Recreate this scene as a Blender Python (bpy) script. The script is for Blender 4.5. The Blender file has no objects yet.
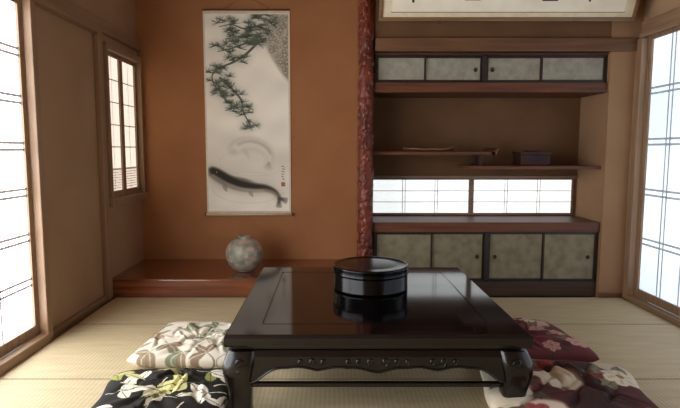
import bpy, math, random
import numpy as np
from mathutils import Vector, Matrix
random.seed(7)
rng = np.random.default_rng(5)
scene = bpy.context.scene
try:
    scene.view_settings.view_transform = 'Standard'
    scene.view_settings.look = 'None'
    scene.view_settings.exposure = 0.0
except Exception as e:
    print(e)

def lin(c):
    return tuple(((x/255)/12.92 if x/255 <= 0.04045 else (((x/255)+0.055)/1.055)**2.4) for x in c[:3])

# ------------------------------------------------------------------ materials
def mat_base(name, rough=0.6, spec=0.5, coat=0.0, metal=0.0):
    m = bpy.data.materials.new(name); m.use_nodes = True
    nt = m.node_tree; b = nt.nodes['Principled BSDF']
    b.inputs['Roughness'].default_value = rough
    b.inputs['Specular IOR Level'].default_value = spec
    b.inputs['Coat Weight'].default_value = coat
    b.inputs['Coat Roughness'].default_value = 0.06
    b.inputs['Metallic'].default_value = metal
    return m, nt, b

def noise_mat(name, c1, c2, scale=(1,1,1), nscale=8, detail=6, rough=0.6, spec=0.5, coat=0.0, bump=0.0, bscale=None, metal=0.0, lo=0.35, hi=0.65, dist=0.0, transl=0.0):
    m, nt, b = mat_base(name, rough, spec, coat, metal)
    tc = nt.nodes.new('ShaderNodeTexCoord'); mp = nt.nodes.new('ShaderNodeMapping')
    mp.inputs['Scale'].default_value = scale
    n = nt.nodes.new('ShaderNodeTexNoise'); n.inputs['Scale'].default_value = nscale
    n.inputs['Detail'].default_value = detail; n.inputs['Distortion'].default_value = dist
    r = nt.nodes.new('ShaderNodeValToRGB')
    r.color_ramp.elements[0].position = lo; r.color_ramp.elements[1].position = hi
    r.color_ramp.elements[0].color = (*lin(c1), 1); r.color_ramp.elements[1].color = (*lin(c2), 1)
    L = nt.links.new
    L(tc.outputs['Object'], mp.inputs['Vector']); L(mp.outputs[0], n.inputs['Vector'])
    L(n.outputs['Fac'], r.inputs[0]); L(r.outputs[0], b.inputs['Base Color'])
    if bump:
        n2 = nt.nodes.new('ShaderNodeTexNoise'); n2.inputs['Scale'].default_value = bscale or nscale*4
        n2.inputs['Detail'].default_value = 4
        L((mp if bscale is None else tc).outputs[0 if bscale is None else 'Object'], n2.inputs['Vector'])
        bp = nt.nodes.new('ShaderNodeBump'); bp.inputs['Strength'].default_value = bump
        bp.inputs['Distance'].default_value = 0.01
        L(n2.outputs['Fac'], bp.inputs['Height']); L(bp.outputs[0], b.inputs['Normal'])
    if transl:
        t = nt.nodes.new('ShaderNodeBsdfTranslucent'); L(r.outputs[0], t.inputs['Color'])
        ms = nt.nodes.new('ShaderNodeMixShader'); ms.inputs[0].default_value = transl
        L(b.outputs[0], ms.inputs[1]); L(t.outputs[0], ms.inputs[2]); L(ms.outputs[0], nt.nodes['Material Output'].inputs['Surface'])
    return m

def wood(name, c1, c2, axis=0, rough=0.45, coat=0.0, spec=0.5, transl=0.0):
    sc = [22, 22, 22]; sc[axis] = 1.2
    return noise_mat(name, c1, c2, scale=tuple(sc), nscale=1.6, detail=8, rough=rough, coat=coat, spec=spec, dist=0.4, transl=transl)

def paper_mat(name, col, strength, lo=.88):
    m, nt, b = mat_base(name, 0.9, 0.1)
    b.inputs['Base Color'].default_value = (0.8, 0.8, 0.78, 1)
    tc = nt.nodes.new('ShaderNodeTexCoord')
    n = nt.nodes.new('ShaderNodeTexNoise'); n.inputs['Scale'].default_value = 0.9; n.inputs['Detail'].default_value = 1
    r = nt.nodes.new('ShaderNodeValToRGB')
    l = lin(col)
    r.color_ramp.elements[0].position = 0.3; r.color_ramp.elements[1].position = 0.7
    r.color_ramp.elements[0].color = (l[0]*lo*.94, l[1]*(lo+.02), l[2]*(lo+.07), 1); r.color_ramp.elements[1].color = (*l, 1)
    nt.links.new(tc.outputs['Object'], n.inputs['Vector']); nt.links.new(n.outputs['Fac'], r.inputs[0])
    nt.links.new(r.outputs[0], b.inputs['Emission Color'])
    b.inputs['Emission Strength'].default_value = strength
    return m

def attr_mat(name, rough=0.9, spec=0.2, weave=0.0):
    m, nt, b = mat_base(name, rough, spec)
    a = nt.nodes.new('ShaderNodeAttribute'); a.attribute_name = 'paint'
    nt.links.new(a.outputs['Color'], b.inputs['Base Color'])
    if weave:
        tc = nt.nodes.new('ShaderNodeTexCoord'); n = nt.nodes.new('ShaderNodeTexNoise'); n.inputs['Scale'].default_value = 250
        bp = nt.nodes.new('ShaderNodeBump'); bp.inputs['Strength'].default_value = weave; bp.inputs['Distance'].default_value = 0.003
        nt.links.new(tc.outputs['Object'], n.inputs['Vector']); nt.links.new(n.outputs['Fac'], bp.inputs['Height']); nt.links.new(bp.outputs[0], b.inputs['Normal'])
    return m

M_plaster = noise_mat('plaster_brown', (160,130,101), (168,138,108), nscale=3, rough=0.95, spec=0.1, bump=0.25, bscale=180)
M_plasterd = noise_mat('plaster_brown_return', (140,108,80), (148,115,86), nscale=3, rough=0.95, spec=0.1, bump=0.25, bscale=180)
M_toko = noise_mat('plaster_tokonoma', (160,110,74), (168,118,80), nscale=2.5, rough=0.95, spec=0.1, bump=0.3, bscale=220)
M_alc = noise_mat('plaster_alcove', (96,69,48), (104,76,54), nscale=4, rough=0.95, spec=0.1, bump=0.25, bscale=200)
M_ceil = wood('ceiling_wood', (136,104,74), (156,122,88), axis=1)
M_woodL = wood('wood_light_vertical', (132,104,78), (152,122,94), axis=2, rough=0.5)
M_woodLy = wood('wood_light_long', (128,100,74), (148,118,90), axis=1, rough=0.5)
M_woodX = wood('wood_brown_beam', (84,54,34), (108,74,48), axis=0, rough=0.45)
M_toko_wood = wood('wood_red_polished', (98,50,27), (136,76,43), axis=0, rough=0.15, coat=0.5)
M_shelf = wood('wood_red_shelf', (74,40,24), (100,58,36), axis=0, rough=0.5, spec=.35)
M_dark = wood('wood_dark_frame', (26,17,13), (40,26,20), axis=0, rough=0.45)
M_basew = wood('wood_base_beam', (44,26,18), (66,42,28), axis=0, rough=0.45)
M_darkb = wood('wood_window_frame', (104,80,62), (130,104,82), axis=0, rough=0.6)
M_latL = wood('wood_lattice_side', (160,152,148), (180,172,168), axis=2, rough=0.9, spec=.1, transl=.07)
M_latR = wood('wood_lattice_thin', (180,174,170), (198,192,188), axis=2, rough=0.9, spec=.1, transl=.38)
M_lacq = noise_mat('black_lacquer', (3,3,3), (5,5,5), nscale=6, rough=0.18, spec=0.22)
M_table = noise_mat('table_lacquer', (6,5,6), (10,7,8), scale=(1,14,1), nscale=3, rough=0.09, spec=0.4, coat=0.1)
M_tabledge = noise_mat('table_lacquer_edge', (9,7,7), (17,12,11), nscale=14, rough=0.24, spec=0.45, coat=0.15)
M_post = noise_mat('post_carved_red_wood', (80,32,18), (108,48,28), scale=(1,1,.6), nscale=10, rough=0.38, spec=0.3)
M_door = noise_mat('cabinet_cloth_silvery', (134,130,116), (150,146,131), nscale=24, detail=5, rough=0.85, spec=0.15, bump=0.2, bscale=260)
M_door2 = noise_mat('cabinet_cloth_olive', (112,104,84), (130,122,99), nscale=18, detail=6, rough=0.85, spec=0.15, bump=0.2, bscale=260)
M_metal = noise_mat('pull_metal', (40,32,26), (80,66,50), nscale=30, rough=0.35, metal=0.8)
M_paperL = paper_mat('shoji_paper_bright', (250,250,252), 7.8)
M_paperR = paper_mat('shoji_paper_blue', (204,226,250), 1.12, .68)
M_paperS = paper_mat('shoji_paper_warm', (255,234,214), 1.05)
M_paperB = paper_mat('shoji_paper_low', (240,243,240), 1.0, .88)
M_cream = noise_mat('mount_cream', (206,190,160), (216,202,174), nscale=20, rough=0.85)
M_silk = noise_mat('mount_grey_silk', (222,210,188), (232,220,200), nscale=30, rough=0.8)
M_gold = wood('frame_gold_wood', (96,70,40), (128,96,58), axis=0, rough=0.4)
M_ink = noise_mat('ink', (20,18,18), (34,30,30), nscale=20, rough=0.8)
M_board = noise_mat('base_boards', (70,56,40), (84,66,48), nscale=5, rough=0.8)
M_heri = noise_mat('tatami_border_cloth', (154,140,108), (166,152,120), nscale=60, rough=0.9)
M_attr_paint = attr_mat('scroll_painting', 0.9, 0.15)
M_attr_cloth = attr_mat('cushion_cloth', 0.85, 0.25, 0.3)
M_cord = noise_mat('cord', (120,100,74), (140,120,90), nscale=50, rough=0.8)

def tatami_mat():
    m, nt, b = mat_base('tatami_rush', 0.6, 0.35)
    L = nt.links.new
    tc = nt.nodes.new('ShaderNodeTexCoord')
    w = nt.nodes.new('ShaderNodeTexWave'); w.wave_type = 'BANDS'; w.bands_direction = 'X'
    w.inputs['Scale'].default_value = 16; w.inputs['Distortion'].default_value = 0.8; w.inputs['Detail'].default_value = 2
    w2 = nt.nodes.new('ShaderNodeTexWave'); w2.wave_type = 'BANDS'; w2.bands_direction = 'Y'
    w2.inputs['Scale'].default_value = 45; w2.inputs['Distortion'].default_value = 1.0
    n = nt.nodes.new('ShaderNodeTexNoise'); n.inputs['Scale'].default_value = 4.5; n.inputs['Detail'].default_value = 7
    mp = nt.nodes.new('ShaderNodeMapping'); mp.inputs['Scale'].default_value = (1, 5, 1)
    L(tc.outputs['Object'], w.inputs['Vector']); L(tc.outputs['Object'], w2.inputs['Vector'])
    L(tc.outputs['Object'], mp.inputs['Vector']); L(mp.outputs[0], n.inputs['Vector'])
    r = nt.nodes.new('ShaderNodeValToRGB')
    r.color_ramp.elements[0].position = 0.3; r.color_ramp.elements[1].position = 0.7
    r.color_ramp.elements[0].color = (*lin((200,181,143)), 1); r.color_ramp.elements[1].color = (*lin((215,196,157)), 1)
    L(n.outputs['Fac'], r.inputs[0])
    mx = nt.nodes.new('ShaderNodeMix'); mx.data_type = 'RGBA'; mx.blend_type = 'MULTIPLY'
    mx.inputs['Factor'].default_value = 0.16
    L(r.outputs[0], mx.inputs['A']); L(w.outputs['Color'], mx.inputs['B'])
    mx2 = nt.nodes.new('ShaderNodeMix'); mx2.data_type = 'RGBA'; mx2.blend_type = 'MULTIPLY'
    mx2.inputs['Factor'].default_value = 0.14
    L(mx.outputs['Result'], mx2.inputs['A']); L(w2.outputs['Color'], mx2.inputs['B'])
    L(mx2.outputs['Result'], b.inputs['Base Color'])
    bp = nt.nodes.new('ShaderNodeBump'); bp.inputs['Strength'].default_value = 0.3; bp.inputs['Distance'].default_value = 0.003
    L(w2.outputs['Fac'], bp.inputs['Height']); L(bp.outputs[0], b.inputs['Normal'])
    return m
M_tatami = tatami_mat()

# ------------------------------------------------------------------ mesh builder
class MB:
    def __init__(s): s.v=[]; s.f=[]; s.mi=[]; s.sm=[]
    def add(s, verts, faces, m=0, smooth=False):
        o=len(s.v); s.v += [tuple(v) for v in verts]
        for f in faces: s.f.append([i+o for i in f]); s.mi.append(m); s.sm.append(smooth)
    def box(s, x0,x1,y0,y1,z0,z1,m=0):
        v=[(x0,y0,z0),(x1,y0,z0),(x1,y1,z0),(x0,y1,z0),(x0,y0,z1),(x1,y0,z1),(x1,y1,z1),(x0,y1,z1)]
        s.add(v,[(0,3,2,1),(4,5,6,7),(0,1,5,4),(1,2,6,5),(2,3,7,6),(3,0,4,7)],m)
    def slatx(s,x,y0,y1,z0,z1,m=0):   # thin slat lying in a plane of constant x
        s.add([(x,y0,z0),(x,y1,z0),(x,y1,z1),(x,y0,z1)],[(0,1,2,3)],m)
    def slaty(s,y,x0,x1,z0,z1,m=0):
        s.add([(x0,y,z0),(x1,y,z0),(x1,y,z1),(x0,y,z1)],[(0,1,2,3)],m)
    def lathe(s, cx,cy, prof, seg=64, m=0, smooth=True):
        vs=[]; fs=[]; n=len(prof)
        for (r,z) in prof:
            for k in range(seg):
                a=2*math.pi*k/seg; vs.append((cx+r*math.cos(a),cy+r*math.sin(a),z))
        for i in range(n-1):
            for k in range(seg):
                k2=(k+1)%seg; fs.append((i*seg+k,i*seg+k2,(i+1)*seg+k2,(i+1)*seg+k))
        fs.append(tuple(reversed(range(seg)))); fs.append(tuple(range((n-1)*seg,n*seg)))
        s.add(vs,fs,m,smooth)
    def tube(s, pts, rad, seg=8, m=0):
        pts=[Vector(p) for p in pts]; n=len(pts)
        if not hasattr(rad,'__len__'): rad=[rad]*n
        vs=[]; fs=[]
        for i,p in enumerate(pts):
            t=(pts[min(i+1,n-1)]-pts[max(i-1,0)]).normalized()
            up=Vector((0,0,1)) if abs(t.z)<0.9 else Vector((1,0,0))
            a=t.cross(up).normalized(); b=t.cross(a)
            for k in range(seg):
                th=2*math.pi*k/seg; vs.append(p+(a*math.cos(th)+b*math.sin(th))*rad[i])
        for i in range(n-1):
            for k in range(seg):
                k2=(k+1)%seg; fs.append((i*seg+k,i*seg+k2,(i+1)*seg+k2,(i+1)*seg+k))
        fs.append(tuple(range(seg))); fs.append(tuple(reversed(range((n-1)*seg,n*seg))))
        s.add(vs,fs,m,True)
    def build(s, name, mats, bevel=0.0, parent=None, fix=True, segs=2):
        me=bpy.data.meshes.new(name); me.from_pydata(s.v,[],s.f)
        for m in mats: me.materials.append(m)
        me.polygons.foreach_set('material_index', s.mi); me.polygons.foreach_set('use_smooth', s.sm)
        me.update()
        if fix:
            import bmesh
            bm=bmesh.new(); bm.from_mesh(me); bmesh.ops.recalc_face_normals(bm,faces=bm.faces); bm.to_mesh(me); bm.free()
        ob=bpy.data.objects.new(name,me); scene.collection.objects.link(ob)
        if bevel>0:
            md=ob.modifiers.new('bevel','BEVEL'); md.width=bevel; md.segments=segs; md.limit_method='ANGLE'; md.angle_limit=math.radians(40)
        if parent is not None: setparent(ob,parent)
        return ob
def setparent(ob,parent):
    ob.parent=parent
    ob.matrix_parent_inverse=Matrix.Translation(-parent.location)
def empty(name, loc):
    e=bpy.data.objects.new(name,None); e.location=loc; e.empty_display_size=0.1; scene.collection.objects.link(e); return e
def thing(ob,label,cat,group=None):
    ob['label']=label; ob['category']=cat
    if group: ob['group']=group
    return ob
def struct(ob, label=None):
    ob['kind']='structure'
    if label: ob['label']=label
    return ob
def boxes(name, mats, lst, bevel=0.0, parent=None):
    b=MB()
    for t in lst: b.box(*t)
    return b.build(name,mats,bevel,parent)

# ------------------------------------------------------------------ dimensions
H=1.02; XL=-1.54; XR=2.07; Y1=3.60; YT=4.32; YA=4.00; YR=-1.2; ZC=2.45
PX0,PX1=0.183,0.300; AX1=1.865

# ------------------------------------------------------------------ shell
struct(boxes('floor',[M_board],[(XL-.1,XR+.1,YR-.1,YT+.1,-.12,-.055)]),'wooden sub-floor')
struct(boxes('ceiling',[M_ceil],[(XL-.1,XR+.1,YR-.1,YT+.1,ZC,ZC+.06)]),'wooden ceiling boards')
LY0,LY1=-0.87,2.73; LZ=1.80
SW=(3.66,4.27,0.68,1.70)
struct(boxes('wall_left',[M_plaster],[
 (XL-.1,XL,YR,LY0,-.055,ZC),(XL-.1,XL,LY0,LY1,LZ,ZC),(XL-.1,XL,LY1,SW[0],-.055,ZC),
 (XL-.1,XL,SW[1],YT,-.055,ZC),(XL-.1,XL,SW[0],SW[1],-.055,SW[2]),(XL-.1,XL,SW[0],SW[1],SW[3],ZC)]),'brown earthen plaster wall')
RY0,RY1=-0.07,3.53
struct(boxes('wall_right',[M_plaster],[
 (XR,XR+.1,YR,RY0,-.055,ZC),(XR,XR+.1,RY0,RY1,1.76,ZC),(XR,XR+.1,RY1,YT,-.055,ZC)]),'brown earthen plaster wall')
struct(boxes('wall_rear',[M_plaster],[(XL-.1,XR+.1,YR-.1,YR,-.055,ZC)]),'brown plaster wall')
struct(boxes('wall_tokonoma',[M_toko],[(XL,PX1-.05,YT,YT+.08,-.055,ZC)]),'warm brown sandy plaster wall of the tokonoma')
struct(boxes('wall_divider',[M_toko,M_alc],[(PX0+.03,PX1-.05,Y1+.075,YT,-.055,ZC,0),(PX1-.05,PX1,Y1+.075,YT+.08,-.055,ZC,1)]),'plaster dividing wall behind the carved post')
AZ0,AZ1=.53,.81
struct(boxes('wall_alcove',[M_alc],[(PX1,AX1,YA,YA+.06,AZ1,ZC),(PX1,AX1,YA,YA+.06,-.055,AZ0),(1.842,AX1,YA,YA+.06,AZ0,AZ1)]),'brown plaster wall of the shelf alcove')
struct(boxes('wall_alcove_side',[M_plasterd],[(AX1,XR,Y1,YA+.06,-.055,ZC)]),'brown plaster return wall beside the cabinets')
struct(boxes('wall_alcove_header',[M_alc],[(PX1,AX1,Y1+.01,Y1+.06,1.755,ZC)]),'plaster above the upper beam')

# trims
struct(boxes('trim_1',[M_woodX],[(PX1,XR-.001,Y1-.02,Y1+.06,1.670,1.755)],.004),'dark brown wooden beam over the cabinets')
struct(boxes('trim_2',[M_woodLy],[(XL,XL+.035,YR,YT-.001,LZ,LZ+.085),(XL,XL+.05,YR,Y1-.09,LZ-.03,LZ)],.004),'wooden rail along the wall')
struct(boxes('trim_3',[M_woodLy],[(XR-.04,XR,YR,Y1-.05,1.76,1.85),(XR-.055,XR-.04,YR,Y1-.05,1.745,1.775)],.004),'wooden lintel above the sliding screens')
struct(boxes('trim_4',[M_woodL],[(XL,XL+.035,Y1-.075,Y1,0,LZ),(XL,XL+.045,LY1,LY1+.05,0,LZ-.03)],.004),'wooden posts on the plaster wall')
struct(boxes('trim_5',[M_woodL],[(XR-.045,XR,RY1,Y1-.001,0,1.745)],.004),'wooden jamb post beside the sliding screens')
struct(boxes('trim_6',[M_woodLy],[(XL,XL+.05,YR,LY1,0,.05),(XR-.05,XR,YR,RY1,0,.035)],.003),'wooden threshold under the screens')
struct(boxes('baseboard_left',[M_woodLy],[(XL,XL+.015,LY1+.05,Y1-.075,0,.035)],.002),'thin wooden baseboard')
struct(boxes('baseboard_right',[M_woodX],[(AX1+.001,XR-.046,Y1-.012,Y1,0,.035)],.002),'thin wooden baseboard')
struct(boxes('trim_7',[M_woodL],[(XL+.001,XL+.045,SW[0]-.03,SW[0],SW[2]-.05,SW[3]+.045),(XL+.001,XL+.045,SW[1],SW[1]+.03,SW[2]-.05,SW[3]+.045),
   (XL+.001,XL+.045,SW[0],SW[1],SW[3],SW[3]+.045),(XL+.001,XL+.060,SW[0]-.04,SW[1]+.035,SW[2]-.05,SW[2])],.003),'projecting wooden casing around the small window')

# ------------------------------------------------------------------ tatami
xs=[XL+.05,.27,XR-.05]; ys=[YR,-.45,.45,1.35,2.28,3.03,Y1]
for j in range(len(ys)-1):
    for i in range(2):
        x0,x1=xs[i],xs[i+1]; y0,y1=ys[j],ys[j+1]
        cx,cy=(x0+x1)/2,(y0+y1)/2; hx,hy=(x1-x0)/2-.0003,(y1-y0)/2-.0003
        b=MB(); hb=.008
        b.box(-hx,hx,-hy+hb,hy-hb,-.052,0,0)
        b.box(-hx,hx,-hy,-hy+hb,-.052,.0006,1); b.box(-hx,hx,hy-hb,hy,-.052,.0006,1)
        o=b.build('tatami_mat',[M_tatami,M_heri],.0)
        o.location=(cx,cy,0)
        thing(o,'straw-coloured woven rush tatami mat with a thin cloth border','tatami mat','tatami mats covering the floor')

# ------------------------------------------------------------------ shoji panels on side walls
wn=[0]
def shoji_side(x, side, y0, y1, z0, z1, paper, cols, rows, label, lat, dense=None, stile=.032, dbl=.028, off=0.0, t=.005):
    wn[0]+=1
    xa,xb=(x-.03-off,x-off) if side>0 else (x+off,x+.03+off)
    b=MB()
    b.box(xa,xb,y0,y0+stile,z0,z1); b.box(xa,xb,y1-stile,y1,z0,z1)
    b.box(xa,xb,y0+stile,y1-stile,z0,z0+stile*1.7); b.box(xa,xb,y0+stile,y1-stile,z1-stile,z1)
    xs1,xs2=(xb-.0105,xb-.0095) if side>0 else (xa+.0105,xa+.0095)
    ya,yb=y0+stile,y1-stile; za,zb=z0+stile*1.7,z1-stile
    for c in range(1,cols):
        yy=ya+(yb-ya)*c/cols
        for d in ((-dbl/2,dbl/2) if dbl else (0,)): b.slatx(xs1,yy+d-t,yy+d+t,za,zb,1)
    for r in range(1,rows):
        zz=za+(zb-za)*r/rows
        for d in ((-dbl/2,dbl/2) if dbl else (0,)): b.slatx(xs2,ya,yb,zz+d-t,zz+d+t,1)
    if dense:
        zt=za+dense
        for k in range(1,9): b.slatx(xs2,ya,yb,za+dense*k/8-.003,za+dense*k/8+.003,1)
        for k in range(1,10): b.slatx(xs1,ya+(yb-ya)*k/10-.003,ya+(yb-ya)*k/10+.003,za,zt,1)
    o=b.build('window_%d'%wn[0],[M_woodL,lat],0,fix=False)
    struct(o,label)
    p=MB(); xp=xb-.0135 if side>0 else xa+.0135
    p.box(min(xp,xp-.002*side),max(xp,xp-.002*side),ya-.004,yb+.004,za-.004,zb+.004)
    p.build('shoji_paper',[paper],0,o)
w=0.9
for k in range(4):
    shoji_side(XL,1,LY0+k*w+.001,LY0+(k+1)*w-.001,.05,LZ-.03,M_paperL,3,7,'white paper shoji screen with thin wooden lattice',M_latL,off=.002,t=.007,dbl=.034)
for k in range(4):
    shoji_side(XR,-1,RY0+k*w+.001,RY0+(k+1)*w-.001,.035,1.76,M_paperR,4,5,'pale blue lit paper shoji screen with thin lattice',M_latR,off=.002,t=.007,dbl=.036)
ym=(SW[0]+SW[1])/2
for a,c in ((SW[0],ym),(ym,SW[1])):
    shoji_side(XL,1,a+.001,c-.001,SW[2],SW[3],M_paperS,2,6,'small warm-lit shoji window sash with a fine lattice foot',M_latR,dense=.15,stile=.028,dbl=0.0,off=-.006,t=.005)

def shoji_y(x0,x1,z0,z1,y,label,paper,st=.014,cols=3,rows=3,t=.003,d0=.010):
    wn[0]+=1
    b=MB(); ya,yb=y,y+.025
    b.box(x0,x0+st,ya,yb,z0,z1); b.box(x1-st,x1,ya,yb,z0,z1); b.box(x0+st,x1-st,ya,yb,z0,z0+st); b.box(x0+st,x1-st,ya,yb,z1-st,z1)
    xa,xb,za,zb=x0+st,x1-st,z0+st,z1-st
    for c in range(1,cols):
        xx=xa+(xb-xa)*c/cols
        for d in (-d0,d0): b.slaty(y+.0105,xx+d-t,xx+d+t,za,zb,1)
    for r in range(1,rows):
        zz=za+(zb-za)*r/rows; b.slaty(y+.0095,xa,xb,zz-t,zz+t,1)
    o=b.build('window_%d'%wn[0],[M_darkb,M_latR],0,fix=False); struct(o,label)
    p=MB(); p.box(xa-.003,xb+.003,y+.0125,y+.015,za-.003,zb+.003); p.build('shoji_paper',[paper],0,o)
shoji_y(PX1+.001,1.064,AZ0,AZ1,YA-.004,'low bright shoji window behind the shelf',M_paperB)
shoji_y(1.073,1.842,AZ0,AZ1,YA-.004,'low bright shoji window behind the shelf',M_paperB)
struct(boxes('trim_8',[M_darkb],[(PX1+.001,AX1-.001,YA-.02,YA-.001,AZ1,AZ1+.018),(1.064,1.073,YA-.006,YA+.02,AZ0,AZ1)],.002),'wooden frame of the low window')

# ------------------------------------------------------------------ tokonoma platform
pf=empty('tokonoma_platform',((XL+PX0)/2,Y1,0))
boxes('front_sill',[M_toko_wood],[(XL+.001,PX0-.003,Y1+.002,Y1+.09,0,.125)],.006,pf)
boxes('platform_board',[M_toko_wood],[(XL+.001,PX0+.028,Y1+.091,YT-.001,.02,.122)],.002,pf)
thing(pf,'low polished red-brown wooden tokonoma platform','platform')

# ------------------------------------------------------------------ carved post
def carved_post():
    seg=72; nz=900; cx=(PX0+PX1)/2; cy=Y1+.012; vs=[];fs=[]
    R0=.053
    zs=np.linspace(0,ZC-.001,nz); th=np.linspace(0,2*math.pi,seg,endpoint=False)
    T,Z=np.meshgrid(th,zs); R=np.full_like(T,R0-.005)
    R+=.002*np.sin(Z*11+1.5*np.sin(Z*4))
    for _ in range(620):
        a,z,s,h=rng.uniform(0,2*math.pi),rng.uniform(0,ZC),rng.uniform(.012,.030),rng.uniform(.006,.012)
        i0=max(0,int((z-.06)/ZC*nz)); i1=min(nz,int((z+.06)/ZC*nz)+1)
        d=((T[i0:i1]-a+math.pi)%(2*math.pi)-math.pi)*R0; dz=(Z[i0:i1]-z); k=rng.uniform(-.35,.35)
        q=((d+k*dz)/(s*.75))**2+(dz/(s*1.2))**2
        R[i0:i1]=np.maximum(R[i0:i1],R0-.006+h*np.clip(1-q,0,1)**.6 -.001)
    R=np.minimum(R,.0615)
    for i in range(nz):
        for k in range(seg): vs.append((cx+R[i,k]*math.cos(T[i,k]),cy+R[i,k]*math.sin(T[i,k]),Z[i,k]))
    for i in range(nz-1):
        for k in range(seg):
            k2=(k+1)%seg; fs.append((i*seg+k,i*seg+k2,(i+1)*seg+k2,(i+1)*seg+k))
    fs.append(tuple(reversed(range(seg)))); fs.append(tuple(range((nz-1)*seg,nz*seg)))
    b=MB(); b.add(vs,fs,0,True); o=b.build('tokonoma_post',[M_post])
    thing(o,'glossy knobbly carved dark red wooden alcove post','post')
carved_post()

# ------------------------------------------------------------------ cabinets
def pull(x,y,z,parent,r=.013):
    b=MB(); seg=20
    vs=[];fs=[]
    prof=[(r,0),(r,-.004),(r*.8,-.006),(r*.65,-.003),(.0005,-.002)]
    for rr,dy in prof:
        for k in range(seg):
            a=2*math.pi*k/seg; vs.append((x+rr*math.cos(a),y+dy,z+rr*1.15*math.sin(a)))
    for i in range(len(prof)-1):
        for k in range(seg):
            k2=(k+1)%seg; fs.append((i*seg+k,i*seg+k2,(i+1)*seg+k2,(i+1)*seg+k))
    b.add(vs,fs,0,True); o=b.build('handle',[M_metal],0,parent); o['label']='round dark metal finger pull'
def cabinet(name,z0,z1,y0,topb,botb,doors,post,label,hz,handles,cloth):
    up=z0>.6
    e=empty(name,((PX1+AX1)/2,y0,z0 if up else 0))
    b=MB()
    xa,xb=PX1+.0005,AX1-.0005
    b.box(xa,xb,y0-.012,YA-.022 if not up else YA-.0005,topb[0],topb[1],1)
    b.box(xa,xb,y0-(.016 if up else 0),YA-.0005,botb[0],botb[1],2)
    b.box(xa,xb,y0,y0+.05,z1-.008,z1,0); b.box(xa,xb,y0,y0+.05,z0,z0+.01,0)
    b.box(xa,xa+.012,y0,YA-.03,z0,z1,0); b.box(xb-.012,xb,y0,YA-.03,z0,z1,0)
    b.box(post[0],post[1],y0,y0+.05,z0,z1,0)
    b.box(xa,xb,YA-.045,YA-.03,z0,z1,0)
    b.build('body',[M_dark,M_shelf,M_shelf if up else M_basew],.002,e)
    for i,(a,c) in enumerate(doors):
        yd=y0+(.008 if i in(0,3) else .020)
        d=MB(); fw=.011; za,zb=z0+.011,z1-.009
        d.box(a,a+fw,yd,yd+.011,za,zb,0); d.box(c-fw,c,yd,yd+.011,za,zb,0)
        d.box(a+fw,c-fw,yd,yd+.011,za,za+fw,0); d.box(a+fw,c-fw,yd,yd+.011,zb-fw,zb,0)
        d.box(a+fw,c-fw,yd+.003,yd+.009,za+fw,zb-fw,1)
        o=d.build('door',[M_dark,cloth],0,e)
        hx=handles[i]
        if hx is not None: pull(hx,yd+.003,hz,o)
    thing(e,label,'cabinet'); return e
YC=3.635
cabinet('upper_cabinet',1.47,1.655,YC,(1.655,1.664),(1.405,1.47),[(.316,.645),(.637,1.025),(1.058,1.43),(1.422,1.85)],(1.026,1.056),
 'wall cabinet with four silvery grey cloth sliding doors and dark frame',1.56,[None,.985,1.098,None],M_door)
cabinet('lower_cabinet',.10,.455,YC,(.455,.523),(0,.10),[(.316,.712),(.703,1.075),(1.108,1.492),(1.484,1.85)],(1.076,1.106),
 'low cabinet with four olive-brown cloth sliding doors under a wooden counter',.275,[None,1.03,1.155,1.80],M_door2)

# staggered shelf
sh=empty('staggered_shelf',(1.05,YC+.2,.9))
b=MB(); b.box(PX1+.001,1.15,YC+.06,YA-.0005,.985,1.008)
vs=[];pr=[(1.12,1.008),(1.14,1.012),(1.158,1.03),(1.172,1.036),(1.168,1.01),(1.155,.985),(1.12,.985)]
n=len(pr)
for (x,z) in pr: vs.append((x,YC+.06,z))
for (x,z) in pr: vs.append((x,YA-.003,z))
b.add(vs,[tuple(range(n)),tuple(reversed(range(n,2*n)))]+[(i,i+n,(i+1)%n+n,(i+1)%n) for i in range(n)])
b.build('shelf',[M_shelf],.002,sh)
boxes('shelf',[M_shelf],[(.96,AX1-.0005,YC+.02,YA-.0005,.888,.911)],.002,sh)
boxes('strut',[M_dark],[(1.045,1.065,YC+.09,YC+.11,.911,.985)],.001,sh)
boxes('strut',[M_dark],[(1.045,1.065,YA-.06,YA-.04,.911,.985)],.001,sh)
thing(sh,'staggered two-level dark wood alcove shelf','shelf')

def tray():
    b=MB(); nu,nv=28,10; vs=[];fs=[]
    cx,cy,z0=.70,3.78,1.0085
    for i in range(nu+1):
        u=-1+2*i/nu; wv=.05*(1-abs(u)**2.4)**.5+.004 if abs(u)<1 else .004
        for j in range(nv+1):
            v=-1+2*j/nv
            vs.append((cx+u*.18, cy+v*wv+.008*math.sin(u*4), z0+.008+.014*abs(v)**2+.014*abs(u)**3+.002*math.sin(9*u)))
    o=len(vs)
    vs+= [(x,y,max(z-.008,z0)) for (x,y,z) in vs]
    W=nv+1
    for i in range(nu):
        for j in range(nv):
            a=i*W+j; fs.append((a,a+1,a+W+1,a+W)); fs.append((a+o,a+W+o,a+W+1+o,a+1+o))
    for i in range(nu):
        fs.append((i*W,(i+1)*W,(i+1)*W+o,i*W+o)); a=i*W+nv; fs.append((a,a+o,a+W+o,a+W))
    for j in range(nv):
        fs.append((j,j+o,j+1+o,j+1)); a=nu*W+j; fs.append((a,a+1,a+1+o,a+o))
    b.add(vs,fs,0,True); t=b.build('wooden_tray',[wood('tray_wood',(100,64,40),(136,94,60),0,.4)])
    thing(t,'shallow boat-shaped brown wooden tray on the shelf','tray')
tray()
M_jb=noise_mat('box_brown_black',(40,22,16),(60,34,24),nscale=10,rough=.55,spec=.3)
jb=empty('wooden_box',(1.44,3.80,.911))
boxes('body',[M_jb],[(1.335,1.54,3.72,3.88,.9115,.986)],.004,jb)
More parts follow.
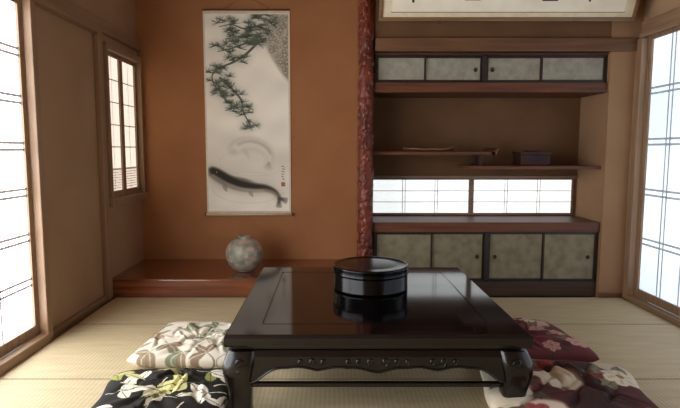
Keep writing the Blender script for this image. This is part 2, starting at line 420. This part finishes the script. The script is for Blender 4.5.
boxes('lid',[M_jb],[(1.328,1.547,3.712,3.888,.987,1.008),(1.40,1.475,3.775,3.825,1.008,1.014)],.004,jb)
thing(jb,'dark brown-black lidded wooden box on the shelf','box')

# ------------------------------------------------------------------ framed calligraphy
fr=empty('framed_calligraphy',(1.13,3.5,1.85))
def leanbox(b,x0,x1,h0,h1,d0,d1,m):
    c,s=math.cos(math.radians(24)),math.sin(math.radians(24))
    vs=[]
    for (x,d,h) in [(x0,d0,h0),(x1,d0,h0),(x1,d1,h0),(x0,d1,h0),(x0,d0,h1),(x1,d0,h1),(x1,d1,h1),(x0,d1,h1)]:
        vs.append((x,3.50-h*s+d*c,1.842+h*c+d*s))
    b.add(vs,[(0,3,2,1),(4,5,6,7),(0,1,5,4),(1,2,6,5),(2,3,7,6),(3,0,4,7)],m)
fx0,fx1,fh=.315,1.955,.46
b=MB(); leanbox(b,fx0,fx1,0,.022,0,.025,0); leanbox(b,fx0,fx1,fh-.022,fh,0,.025,0); leanbox(b,fx0,fx0+.022,.022,fh-.022,0,.025,0); leanbox(b,fx1-.022,fx1,.022,fh-.022,0,.025,0)
b.build('frame',[M_gold],.002,fr)
b=MB(); leanbox(b,fx0+.022,fx1-.022,.022,fh-.022,.010,.022,0); b.build('mat',[M_cream],0,fr)
b=MB(); leanbox(b,fx0+.08,fx1-.08,.055,fh-.07,.0075,.0098,0)
leanbox(b,fx0+.076,fx1-.076,.051,.055,.007,.0098,1)
r2=random.Random(3)
for k in range(5):
    cx=.55+k*.29
    for q in range(9):
        xx=cx+r2.uniform(-.08,.08); hh=.105+r2.uniform(0,.20)
        if q%2: leanbox(b,xx-.05,xx+.05,hh,hh+r2.uniform(.006,.016),.0068,.0075,2)
        else: leanbox(b,xx,xx+r2.uniform(.008,.016),hh,hh+.08,.0066,.0075,2)
b.build('calligraphy_sheet',[noise_mat('calligraphy_paper',(222,212,190),(230,222,204),nscale=8,rough=.8),M_woodX,M_ink],0,fr)
for x in (.70,1.56):
    b=MB()
    pts=[(x+.010*math.cos(t),3.49,1.832+.010*math.sin(t)) for t in np.linspace(math.pi*.5,math.pi*2.3,14)]
    b.tube([(x,3.515,1.846),(x,3.50,1.844)]+pts,.002,6)
    b.build('hook',[M_metal],0,fr)
thing(fr,'long framed brush calligraphy leaning forward above the cabinets','picture frame')

# ------------------------------------------------------------------ raster canvas
class Canvas:
    def __init__(s,x0,y0,x1,y1,res):
        s.x0,s.y0,s.res=x0,y0,res; s.w=int((x1-x0)*res)+1; s.h=int((y1-y0)*res)+1
        s.a=np.zeros((s.h,s.w,3)); yy,xx=np.mgrid[0:s.h,0:s.w]; s.X=xx/res+x0; s.Y=yy/res+y0
    def fill(s,c): s.a[:]=np.array(c)/255
    def win(s,xa,ya,xb,yb):
        i0=max(0,int((ya-s.y0)*s.res)-1); i1=min(s.h,int((yb-s.y0)*s.res)+3); j0=max(0,int((xa-s.x0)*s.res)-1); j1=min(s.w,int((xb-s.x0)*s.res)+3)
        if i1<=i0 or j1<=j0: return None
        return (slice(i0,i1),slice(j0,j1))
    def blend(s,w,mask,c):
        s.a[w]=s.a[w]*(1-mask[...,None])+np.array(c)/255*mask[...,None]
    def seg(s,x0,y0,x1,y1,w0,w1,c,al=1.0,soft=.3):
        m=max(w0,w1)+soft; w=s.win(min(x0,x1)-m,min(y0,y1)-m,max(x0,x1)+m,max(y0,y1)+m)
        if w is None: return
        X,Y=s.X[w],s.Y[w]; dx,dy=x1-x0,y1-y0; t=np.clip(((X-x0)*dx+(Y-y0)*dy)/(dx*dx+dy*dy+1e-9),0,1)
        d=np.hypot(X-x0-t*dx,Y-y0-t*dy); wd=(w0+(w1-w0)*t)
        s.blend(w,al*np.clip((wd-d)/soft+.5,0,1),c)
    def stroke(s,pts,ws,c,al=1.0,soft=.3):
        m=max(ws)+soft; w=s.win(min(p[0] for p in pts)-m,min(p[1] for p in pts)-m,max(p[0] for p in pts)+m,max(p[1] for p in pts)+m)
        if w is None: return
        X,Y=s.X[w],s.Y[w]; best=np.full(X.shape,-1e9)
        for i in range(len(pts)-1):
            (x0,y0),(x1,y1)=pts[i],pts[i+1]; dx,dy=x1-x0,y1-y0; t=np.clip(((X-x0)*dx+(Y-y0)*dy)/(dx*dx+dy*dy+1e-9),0,1)
            best=np.maximum(best,ws[i]+(ws[i+1]-ws[i])*t-np.hypot(X-x0-t*dx,Y-y0-t*dy))
        q=np.clip(best/soft+.5,0,1); s.blend(w,al*q*q*(3-2*q),c)
    path=stroke
    def ell(s,cx,cy,rx,ry,ang,c,al=1.0,soft=.15):
        m=max(rx,ry)*1.6; w=s.win(cx-m,cy-m,cx+m,cy+m)
        if w is None: return
        X,Y=s.X[w]-cx,s.Y[w]-cy; ca,sa=math.cos(ang),math.sin(ang); u=(X*ca+Y*sa)/rx; v=(-X*sa+Y*ca)/ry
        s.blend(w,al*np.clip((1-np.hypot(u,v))/soft+.5,0,1),c)
    def leaf(s,cx,cy,ang,ln,wd,c,vein=None,al=1.0):
        w=s.win(cx-ln,cy-ln,cx+ln,cy+ln)
        if w is None: return
        X,Y=s.X[w]-cx,s.Y[w]-cy; ca,sa=math.cos(ang),math.sin(ang); t=(X*ca+Y*sa)/ln; v=(-X*sa+Y*ca)
        tt=np.clip(t,0,1); half=wd*.5*np.sin(math.pi*tt**.8)**.9
        mk=((t>0)&(t<1)&(np.abs(v)<half)).astype(float)
        s.blend(w,mk*al,c)
        if vein is not None: s.blend(w,mk*(np.abs(v)<wd*.05),vein)
    def lin(s):
        a=np.clip(s.a,0,1); return np.where(a<=.04045,a/12.92,((a+.055)/1.055)**2.4)
def smooth(pts,n=8):
    out=[]; P=[pts[0]]+list(pts)+[pts[-1]]
    for i in range(1,len(P)-2):
        p0,p1,p2,p3=[np.array(P[i+k],float) for k in(-1,0,1,2)]
        for k in range(n):
            t=k/n; out.append(.5*((2*p1)+(-p0+p2)*t+(2*p0-5*p1+4*p2-p3)*t*t+(-p0+3*p1-3*p2+p3)*t**3))
    out.append(np.array(P[-2],float)); return [tuple(o) for o in out]

# ------------------------------------------------------------------ hanging scroll
def scroll():
    cv=Canvas(0,0,80,196,3.6)
    cv.fill((253,247,232))
    g=np.exp(-((cv.Y-150)/30)**2)*.06+np.exp(-((cv.Y-60)/40)**2)*.015
    n=sum(np.sin(cv.X*a+cv.Y*b_+c)*.008 for a,b_,c in rng.uniform(-.25,.25,(6,3))*np.array([1,1,20]))
    cv.a=cv.a*(1-g-n)[...,None]
    trunk=smooth([(84,-4),(76,10),(72,24),(77,40),(83,54),(90,64)])
    cv.path(trunk,[20-13*i/len(trunk) for i in range(len(trunk))],(180,172,154),.8,4)
    for _ in range(220):
        i=rng.integers(0,len(trunk)-1); x,y=trunk[i]; wv=18-12*i/len(trunk)
        x+=rng.uniform(-wv,wv); y+=rng.uniform(-2,2); r=rng.uniform(1.2,2.4)
        cv.ell(x,y,r*1.1,r,rng.uniform(0,3),(110,104,90),.55,.4); cv.ell(x,y,r*.75,r*.65,0,(204,196,176),.8,.4)
    ink=(64,62,55)
    brs=[[(62,16),(50,12),(38,14),(26,10),(14,12)],[(58,24),(46,26),(34,30),(22,34),(12,36)],
         [(52,26),(40,38),(28,46),(14,52),(6,60),(10,72),(20,80)],[(14,62),(26,74),(34,84),(36,96),(42,108),(44,114)],[(64,8),(56,4),(46,4)],
         [(12,70),(16,80),(26,90),(34,94)],[(50,20),(40,20),(30,22),(20,24)]]
    for br in brs:
        p=smooth(br,6); cv.path(p,[1.3-1.0*i/len(p) for i in range(len(p))],ink,.85)
    cl=[]
    for br,kk in zip(brs,(18,18,26,20,10,13,14)):
        p=smooth(br,6)
        for k in range(kk):
            x,y=p[int((k+.6)/kk*(len(p)-1))]; cl.append((x+rng.uniform(-6,6),y+rng.uniform(-6,5)))
    for cx,cy in cl: cv.ell(cx,cy-1,6,4.5,0,(150,154,142),.13,1.6)
    for cx,cy in cl:
        a0=rng.uniform(-2.2,-0.9); g_=rng.uniform(0,40); col=(64+g_,72+g_,60+g_); ln=rng.uniform(4.5,7.5)
        for k in range(22):
            a=a0+rng.uniform(-1.9,1.9); l=ln*rng.uniform(.7,1.05)
            cv.seg(cx,cy,cx+l*math.cos(a),cy+l*math.sin(a)*.8,.28,.10,col,.75,.3)
    cv.ell(40,150,40,26,0,(220,213,198),.35,1.4)
    for cx,cy,rx,ry in [(46,146,34,14),(40,172,36,16)]:
        pts=[(cx+rx*math.cos(t),cy+ry*math.sin(t)) for t in np.linspace(.3,5.2,50)]
        cv.path(pts,[.3]*50,(200,192,178),.3,.8)
    # pale carp, faint
    c2=smooth([(25,134),(32,129),(43,127),(54,131),(61,139),(60,148)])
    n=len(c2)
    fw=[2.4+4.2*math.sin(math.pi*min(1,(i/n)**.6+.04))*(1-.35*i/n) for i in range(n)]
    cv.path(c2,[q+1.2 for q in fw],(200,193,178),.5,6)
    cv.path([(x-.4,y+.8) for x,y in c2],[q*.75 for q in fw],(242,236,222),.7,6)
    cv.path([(x+.6,y-2.0) for x,y in c2[6:-8]],[1.1]*(n-14),(158,152,140),.4,3.2)
    cv.ell(25.5,135,2.8,2.4,.2,(184,160,142),.3,1.4)
    cv.ell(38,137,5,2,1.0,(206,200,186),.5,1.2)
    for a in np.linspace(1.0,2.4,8): cv.seg(60,147,60+7*math.cos(a),147+7*math.sin(a),1.0,.4,(184,178,164),.3,1.6)
    # dark carp: broad body, smooth curve, soft edges
    c1=smooth([(3,155),(9,159),(19,165),(32,170),(45,172),(57,173),(66,177),(71,184)])
    n=len(c1)
    def bw(i):
        t=i/n; return 1.4+5.6*math.sin(math.pi*min(1,t**.58+.02))**.8*(1-.55*t)
    cv.path(c1,[bw(i)+3.2 for i in range(n)],(196,189,174),.45,8)
    cv.leaf(15,168,1.2,9,4.5,(140,133,120),None,.6); cv.leaf(40,175,1.0,8,4,(146,139,126),None,.55)
    cv.ell(33,164.5,11,2.6,.22,(100,95,86),.7,.9)
    cv.path(c1,[bw(i)+.2 for i in range(n)],(140,133,118),.85,3.6)
    cv.path([(x+.3,y-1.5) for x,y in c1],[bw(i)-1.7 for i in range(n)],(54,52,47),.92,4.2)
    cv.path([(x,y+2.8) for x,y in c1[4:-18]],[1.2]*(n-22),(208,199,180),.5,3.0)
    for a in list(np.linspace(.0,.6,7))+list(np.linspace(1.35,1.95,7)): cv.seg(70,183,70+8*math.cos(a),183+9*math.sin(a),1.2,.5,(96,91,82),.4,1.6)
    cv.seg(3,155,0,153,.3,.1,ink,.5); cv.seg(3,156,1,160,.3,.1,ink,.5); cv.ell(8.4,156.2,.6,.6,0,(226,218,200),.7)
    for k in range(6): cv.seg(73+rng.uniform(-1,1),150+k*2.6,75+rng.uniform(-1,1),151+k*2.6,.35,.2,(50,46,44),.8)
    e=cv.win(72.5,167,75.5,170); cv.blend(e,np.ones(cv.X[e].shape)*.7,(150,60,44))
    col=cv.lin(); hgt,wid=cv.h,cv.w
    root=empty('hanging_scroll',(-.675,YT,.50))
    x0,x1,z0,z1=-.990,-.332,.525,2.085; yb=YT-.010
    b=MB(); b.box(x0-.014,x1+.014,yb,yb+.003,.50,2.115,0)
    b.box(x0-.014,x1+.014,yb-.0006,yb,2.095,2.112,1); b.box(x0-.014,x1+.014,yb-.0006,yb,.505,.518,1)
    b.build('mounting',[M_silk,M_cream],0,root)
    X,Z=np.meshgrid(np.linspace(x0,x1,wid),np.linspace(z1,z0,hgt))
    co=np.stack([X,np.full_like(X,yb-.0015),Z],-1).reshape(-1,3)
    idx=np.arange(hgt*wid).reshape(hgt,wid)
    f=np.stack([idx[:-1,:-1],idx[1:,:-1],idx[1:,1:],idx[:-1,1:]],-1).reshape(-1,4)
    me=bpy.data.meshes.new('painting'); me.vertices.add(len(co)); me.vertices.foreach_set('co',co.ravel())
    me.loops.add(f.size); me.loops.foreach_set('vertex_index',f.ravel().astype(np.int32)); me.polygons.add(len(f))
    me.polygons.foreach_set('loop_start',np.arange(0,f.size,4,dtype=np.int32)); me.update(calc_edges=True)
    at=me.color_attributes.new('paint','FLOAT_COLOR','POINT'); at.data.foreach_set('color',np.concatenate([col.reshape(-1,3),np.ones((hgt*wid,1))],1).ravel().astype(np.float32))
    me.materials.append(M_attr_paint); o=bpy.data.objects.new('painting',me); scene.collection.objects.link(o); setparent(o,root)
    o['label']='ink painting of pine branches and carp'
    b=MB(); b.tube([(x0-.02,yb-.010,.497),(x1+.02,yb-.010,.497)],.010,16,0)
    for x,s in ((x0-.02,-1),(x1+.02,1)): b.tube([(x,yb-.010,.497),(x+s*.014,yb-.010,.497)],.012,16,1)
    b.build('roller',[M_cream,M_woodX],0,root)
    b=MB(); b.tube([(x0-.016,yb,2.118),(x1+.016,yb,2.118)],.007,12,0); b.build('hanging_rod',[M_woodX],0,root)
    xm=(x0+x1)/2
    b=MB(); b.tube([(x0+.15,yb-.002,2.124),(xm,yb-.002,2.235),(x1-.15,yb-.002,2.124)],.003,8); b.build('cord',[M_cord],0,root)
    thing(root,'tall hanging scroll with pine branches and carp ink painting','hanging scroll')
scroll()

# ------------------------------------------------------------------ vase
def vase():
    cx,cy,z0=-.635,3.89,.1255
    prof=[(.001,.004),(.052,.004),(.055,0),(.062,0),(.064,.006),(.092,.022),(.119,.052),(.136,.09),(.141,.125),(.137,.162),(.124,.193),(.103,.217),(.074,.233),(.050,.239),(.043,.244),(.044,.252),(.050,.259),(.048,.262),(.042,.259),(.036,.25),(.035,.24),(.05,.226),(.09,.20)]
    b=MB(); b.lathe(cx,cy,[(r,z0+z) for r,z in prof],72)
    m,nt,bs=mat_base('vase_glaze',.42,.4,.1)
    L=nt.links.new; tc=nt.nodes.new('ShaderNodeTexCoord')
    n=nt.nodes.new('ShaderNodeTexNoise'); n.inputs['Scale'].default_value=18; n.inputs['Detail'].default_value=6
    r=nt.nodes.new('ShaderNodeValToRGB'); r.color_ramp.elements[0].position=.35; r.color_ramp.elements[1].position=.65
    r.color_ramp.elements[0].color=(*lin((112,116,102)),1); r.color_ramp.elements[1].color=(*lin((156,152,136)),1)
    v=nt.nodes.new('ShaderNodeTexVoronoi'); v.inputs['Scale'].default_value=22
    r2=nt.nodes.new('ShaderNodeValToRGB'); r2.color_ramp.elements[0].position=.40; r2.color_ramp.elements[1].position=.52
    r2.color_ramp.elements[0].color=(1,1,1,1); r2.color_ramp.elements[1].color=(0,0,0,1)
    n2=nt.nodes.new('ShaderNodeTexNoise'); n2.inputs['Scale'].default_value=8
    r3=nt.nodes.new('ShaderNodeValToRGB'); r3.color_ramp.elements[0].position=.47; r3.color_ramp.elements[1].position=.56
    r3.color_ramp.elements[1].color=(.7,.7,.7,1)
    mu=nt.nodes.new('ShaderNodeMath'); mu.operation='MULTIPLY'
    mx=nt.nodes.new('ShaderNodeMix'); mx.data_type='RGBA'; mx.inputs['B'].default_value=(*lin((196,160,146)),1)
    for q in (n,v,n2): L(tc.outputs['Object'],q.inputs['Vector'])
    L(n.outputs['Fac'],r.inputs[0]); L(v.outputs['Distance'],r2.inputs[0]); L(n2.outputs['Fac'],r3.inputs[0])
    L(r2.outputs[0],mu.inputs[0]); L(r3.outputs[0],mu.inputs[1]); L(mu.outputs[0],mx.inputs['Factor']); L(r.outputs[0],mx.inputs['A']); L(mx.outputs['Result'],bs.inputs['Base Color'])
    thing(b.build('vase',[m]),'round grey-green glazed ceramic vase with pinkish mottling','vase')
vase()

# ------------------------------------------------------------------ table
def table():
    tx0,tx1,ty0,ty1=-.39,.745,1.88,3.02; zt=.345
    cx,cy=(tx0+tx1)/2,(ty0+ty1)/2
    root=empty('low_table',(cx,cy,0))
    b=MB(); 
    rings=[(-.014,.296),(-.004,.299),(.0,.306),(.0,.333),(-.003,.340),(-.010,.345),(-.125,.345),(-.128,.3425),(-.131,.3425),(-.134,.3445)]
    vs=[];fs=[]
    def rr(o): return [(tx0-o,ty0-o),(tx1+o,ty0-o),(tx1+o,ty1+o),(tx0-o,ty1+o)]
    for o,z in rings:
        vs+=[(x,y,z) for x,y in rr(o)]
    for i in range(len(rings)-1):
        for k in range(4):
            k2=(k+1)%4; fs.append((i*4+k,i*4+k2,(i+1)*4+k2,(i+1)*4+k))
    fs.append((3,2,1,0)); n=len(rings); fs.append(tuple((n-1)*4+k for k in range(4)))
    mi=[1 if i<5 else 0 for i in range(n-1) for _ in range(4)]+[0,0]
    o=len(b.v); b.v+=vs; b.f+=[list(f) for f in fs]; b.mi+=mi; b.sm+=[False]*len(fs)
    b.build('table_top',[M_table,M_tabledge],0,root)
    boxes('waist',[M_tabledge],[(tx0+.03,tx1-.03,ty0+.03,ty1-.03,.280,.2955)],.003,root)
    ins=.012
    def apron(ax):
        b=MB(); L=((tx1-tx0) if ax in('f','b') else (ty1-ty0))/2-.085; N=120; th=.026
        top=.2795; prof=[]
        for i in range(N+1):
            s=-L+2*L*i/N; a=abs(s)
            z=.214-.018*math.exp(-(s/.07)**2)-.010*math.exp(-((a-.22)/.05)**2)-.060*math.exp(-((L-a)/.075)**2)
            z+=.004*abs(math.sin(s*28))
            prof.append((s,z))
        vs=[]
        def T(s,d,z):
            if ax=='f': return (cx+s,ty0+ins+d,z)
            if ax=='b': return (cx-s,ty1-ins-d,z)
            if ax=='l': return (tx0+ins+d,cy-s,z)
            return (tx1-ins-d,cy+s,z)
        for s,z in prof:
            vs+= [T(s,.012,top),T(s,.0,top-.022),T(s,.0,z),T(s,th,z),T(s,th,top)]
        fs=[]
        for i in range(N):
            for k in range(5):
                k2=(k+1)%5; fs.append((i*5+k,i*5+k2,(i+1)*5+k2,(i+1)*5+k))
        fs.append((0,1,2,3,4)); fs.append(tuple(N*5+k for k in (4,3,2,1,0)))
        b.add(vs,fs,0)
        b.tube([T(s,-.001,z+.004) for s,z in prof],.0045,8)
        def spiral(s0,z0,r,turn,sg,start):
            return [T(s0+sg*r*(1-t*.85)*math.cos(start+turn*t),-.001,z0+r*(1-t*.85)*math.sin(start+turn*t)) for t in np.linspace(0,1,26)]
        for sg in (1,-1):
            for s0,r in ((.025,.017),(.068,.014),(.108,.011),(.20,.013),(.24,.016),(.285,.012)):
                b.tube(spiral(sg*s0,.239,r,5.5,sg,-1.2),.005,6)
        b.build('apron',[M_tabledge],0,root)
    for a in 'fblr': apron(a)
    keys=[(.280,.012,.104),(.260,.002,.114),(.232,-.008,.120),(.20,-.010,.114),(.16,-.002,.100),(.11,.008,.088),(.07,.010,.084),(.045,.004,.090),(.022,-.004,.102),(.006,-.004,.102),(.001,.0,.094)]
    path=smooth(keys,5)
    for sx,sy in ((1,1),(1,-1),(-1,1),(-1,-1)):
        b=MB(); vs=[];fs=[]
        for z,o,s in path:
            r=s*.26
            ox=(tx1-o if sx>0 else tx0+o); oy=(ty1-o if sy>0 else ty0+o)
            ix,iy=ox-sx*s,oy-sy*s
            x0,x1=min(ox,ix),max(ox,ix); y0,y1=min(oy,iy),max(oy,iy)
            for (px,py,a0) in ((x1-r,y1-r,0),(x0+r,y1-r,90),(x0+r,y0+r,180),(x1-r,y0+r,270)):
                for q in range(4):
                    a=math.radians(a0+30*q); vs.append((px+r*math.cos(a),py+r*math.sin(a),z))
        S=16; n=len(path)
        for i in range(n-1):
            for k in range(S):
                k2=(k+1)%S; fs.append((i*S+k,i*S+k2,(i+1)*S+k2,(i+1)*S+k))
        fs.append(tuple(range(S))); fs.append(tuple(range((n-1)*S,n*S)))
        b.add(vs,fs,0,True)
        ox=tx1 if sx>0 else tx0; oy=ty1 if sy>0 else ty0
        for rr_,zc in ((.019,.238),(.012,.204)):
            b.tube([(ox-sx*(.055+rr_*(1-.85*t)*math.cos(5.5*t)),oy+sy*.007,zc+rr_*(1-.85*t)*math.sin(5.5*t)) for t in np.linspace(0,1,24)],.0045,6)
        b.build('leg',[M_tabledge],0,root)
    boxes('rail',[M_tabledge],[(tx0+.085,tx1-.085,ty0+.045,ty0+.067,.126,.143)],.003,root)
    boxes('rail',[M_tabledge],[(tx0+.085,tx1-.085,ty1-.067,ty1-.045,.126,.143)],.003,root)
    thing(root,'low square near-black lacquered table with carved apron and curved legs','table')
table()

# ------------------------------------------------------------------ lidded lacquer container
def container():
    cx,cy,z=.200,2.56,.3455
    root=empty('lacquer_container',(cx,cy,z))
    pr=[(.001,z+.002),(.168,z+.002),(.171,z),(.178,z+.001),(.181,z+.005),(.1815,z+.012),(.1795,z+.015),(.1795,z+.074),(.177,z+.078),(.001,z+.078)]
    b=MB(); b.lathe(cx,cy,pr,128)
    b.build('body',[M_lacq],0,root)
    b=MB(); b.lathe(cx,cy,[(.001,z+.0785),(.181,z+.0785),(.1835,z+.080),(.1845,z+.083),(.1835,z+.087),(.1835,z+.108),(.1848,z+.112),(.1835,z+.117),(.179,z+.1195),(.172,z+.119),(.168,z+.1175),(.12,z+.119),(.06,z+.1198),(.001,z+.12)],128)
    b.build('lid',[M_lacq],0,root)
    thing(root,'round glossy black lacquer container with fitted lid on the table','container')
container()

# ------------------------------------------------------------------ cushions
def cushion(cx,cy,size,rot,cv,label,h=.05,seed=1,asp=1.0,fold=1.0):
    N=180; rg=np.random.default_rng(seed)
    u=np.linspace(-1,1,N); U,V=np.meshgrid(u,u)
    hs=size/2
    px=U*(1-.05*(V**4)-.03*(1-V**2)); py=V*(1-.05*(U**4)-.03*(1-U**2))
    th=np.arctan2(V,U); rr=np.hypot(U,V)
    wob=1+.022*np.sin(3*th+seed)*rr**2+.012*np.sin(7*th+2*seed)*rr**3
    X,Y=px*hs*wob,py*hs*wob*asp
    prof=(np.clip((1-U**4)*(1-V**4),0,1))**.42
    dim=1-.42*np.exp(-((U**2+V**2)/.03))-.10*np.exp(-((U**2+V**2)/.22))
    wr=np.zeros_like(U)
    for k in range(10):
        ph=rg.uniform(0,6)
        wr+=.032*np.sin(th*rg.integers(4,15)+ph+rr*rg.uniform(-4,4))*np.exp(-((rr-.55)/.4)**2)
        a,b_,c=rg.uniform(-7,7),rg.uniform(-7,7),rg.uniform(0,6)
        wr+=.030*np.sin(U*a+V*b_+c)
    for k in range(12):
        a=rg.uniform(0,6.28); off=rg.uniform(-.8,.8); d=U*math.cos(a)+V*math.sin(a)-off+.10*np.sin(4*(V*math.cos(a)-U*math.sin(a))+k)
        q=V*math.cos(a)-U*math.sin(a); q0=rg.uniform(-.6,.6)
        wr+=fold*(-.26*np.exp(-(d/.045)**2)+.15*np.exp(-((d-.08)/.05)**2))*np.exp(-((q-q0)/.35)**2)
    top=h+h*1.0*prof*dim*(1+wr*prof)
    bot=np.maximum(h-h*prof*1.3,.0015)
    P1=np.stack([X,Y,top],-1).reshape(-1,3); P2=np.stack([X,Y,bot],-1).reshape(-1,3)
    co=np.concatenate([P1,P2]); idx=np.arange(N*N).reshape(N,N)
    f1=np.stack([idx[:-1,:-1],idx[:-1,1:],idx[1:,1:],idx[1:,:-1]],-1).reshape(-1,4)
    f2=f1[:,::-1]+N*N
    faces=np.concatenate([f1,f2])
    jx=np.clip(((U+1)/2*(cv.w-1)).astype(int),0,cv.w-1); iy=np.clip(((V+1)/2*(cv.h-1)).astype(int),0,cv.h-1)
    col=cv.lin()[iy,jx].reshape(-1,3); col=np.concatenate([col,col])
    me=bpy.data.meshes.new('floor_cushion'); me.vertices.add(len(co)); me.vertices.foreach_set('co',co.ravel())
    me.loops.add(faces.size); me.loops.foreach_set('vertex_index',faces.ravel().astype(np.int32)); me.polygons.add(len(faces))
    me.polygons.foreach_set('loop_start',np.arange(0,faces.size,4,dtype=np.int32)); me.polygons.foreach_set('use_smooth',[True]*len(faces)); me.update(calc_edges=True)
    at=me.color_attributes.new('paint','FLOAT_COLOR','POINT'); at.data.foreach_set('color',np.concatenate([col,np.ones((len(col),1))],1).ravel().astype(np.float32))
    import bmesh
    bm=bmesh.new(); bm.from_mesh(me); bmesh.ops.remove_doubles(bm,verts=[v for v in bm.verts],dist=1e-5); bm.to_mesh(me); bm.free()
    me.materials.append(M_attr_cloth)
    o=bpy.data.objects.new('floor_cushion',me); scene.collection.objects.link(o)
    o.location=(cx,cy,.002); o.rotation_euler=(0,0,math.radians(rot))
    zc=float(top[N//2,N//2])
    b=MB()
    for k in range(10):
        a=k*.628; b.tube([(0,0,zc-.004),(.008*math.cos(a),.008*math.sin(a),zc+.006),(.02*math.cos(a),.02*math.sin(a),zc+.004)],.0012,5)
    t=b.build('tuft',[M_cord]); t.parent=o
    thing(o,label,'cushion','floor cushions around the table')
    return o
def pat_leaf(bg,cols,n,seed,size=(10,17),vein=(60,50,40),al=1.0,fat=.46,fan=(-1.1,0,1.1)):
    cv=Canvas(0,0,100,100,3); cv.fill(bg); rg=np.random.default_rng(seed)
    pts=[]; tries=0
    while len(pts)<n and tries<6000:
        tries+=1; p=rg.uniform(0,100,2)
        if all(np.hypot(*(p-q))>100/math.sqrt(n)*.74 for q in pts): pts.append(p)
    for p in pts:
        a0=rg.uniform(0,6.28); s=rg.uniform(*size)
        x,y=p
        c=cols[rg.integers(len(cols))]
        cv.seg(x-math.cos(a0)*s*.6,y-math.sin(a0)*s*.6,x,y,.6,.4,c)
        for da in fan:
            cc=cols[rg.integers(len(cols))] if rg.uniform()<.3 else c
            cv.leaf(x,y,a0+da,s*(1 if da==0 else .85),s*fat,cc,vein,al)
    return cv
cvA=pat_leaf((34,31,27),[(228,220,196),(236,230,212),(150,152,78),(208,202,138)],14,6,(18,25),(92,86,60),1.0,.46)
cvB=pat_leaf((222,213,195),[(118,126,96),(140,118,94),(104,114,84),(148,148,126),(124,100,78)],15,9,(16,23),(196,190,166),.85,.42)
def pat_flower(bg,patch,pet,seed,n=11,pn=7,ps=(10,24),leafs=((96,92,60),),fr_=(6,11)):
    cv=Canvas(0,0,100,100,3); cv.fill(bg); rg=np.random.default_rng(seed)
    for _ in range(pn):
        x,y=rg.uniform(0,100,2); c=patch[rg.integers(len(patch))]
        cv.ell(x,y,rg.uniform(*ps),rg.uniform(ps[0]*.7,ps[1]*.7),rg.uniform(0,3),c,.92,.2)
    for _ in range(n):
        x,y=rg.uniform(0,100,2); c=pet[rg.integers(len(pet))]; r=rg.uniform(*fr_); a0=rg.uniform(0,6)
        lc=leafs[rg.integers(len(leafs))]
        for k in range(3): cv.leaf(x,y,a0+2+k*1.3,r*2.3,r*.9,lc,tuple(q*.7 for q in lc))
        for k in range(6):
            a=a0+k*math.pi/3; cv.ell(x+math.cos(a)*r*.6,y+math.sin(a)*r*.6,r*.55,r*.42,a,c,1); 
            cv.ell(x+math.cos(a)*r*.6,y+math.sin(a)*r*.6,r*.3,r*.1,a,tuple(q*.8 for q in c),.7)
        cv.ell(x,y,r*.25,r*.25,0,(150,116,70))
    return cv
cvC=pat_flower((100,48,52),[(112,58,60),(74,38,42),(196,168,148)],[(196,150,140),(208,190,166),(188,138,130)],14,17,9,(10,18),((122,110,90),(84,58,50)),(6,9))
cvD=pat_flower((78,36,36),[(214,202,178),(208,196,170),(54,34,32),(216,204,180)],[(150,74,70),(214,202,178),(112,54,52)],31,10,14,(12,24),((120,118,96),(84,76,60),(70,36,36)),(7,13))
cvD.ell(2,50,22,36,.3,(218,206,182),.95,.15); cvD.leaf(2,40,.6,22,9,(120,116,92),(80,76,60)); cvD.leaf(4,62,-.4,20,8,(110,54,50),(70,34,32))
cushion(-.650,1.97,.51,4,cvA,'black floor cushion with large cream and olive leaf print',.052,1)
cushion(-.665,2.60,.52,-5,cvB,'cream floor cushion with muted green and brown leaves',.048,2)
cushion(.965,2.62,.54,4,cvC,'maroon floor cushion with cream and pink blossoms',.054,3,fold=1.2)
cushion(.93,2.00,.63,-10,cvD,'dark red and cream floral floor cushion beside the table',.056,5,fold=1.3)

# ------------------------------------------------------------------ world, camera
wd=bpy.data.worlds.new('world'); scene.world=wd; wd.use_nodes=True
wd.node_tree.nodes['Background'].inputs[0].default_value=(.75,.85,1,1); wd.node_tree.nodes['Background'].inputs[1].default_value=.6
cam=bpy.data.cameras.new('camera'); co=bpy.data.objects.new('camera',cam); scene.collection.objects.link(co)
cam.sensor_width=36; cam.lens=530/680*36; cam.shift_x=10/680; cam.clip_start=.02
co.location=(0,0,H); co.rotation_euler=(math.radians(90-5.82),0,0)
scene.camera=co
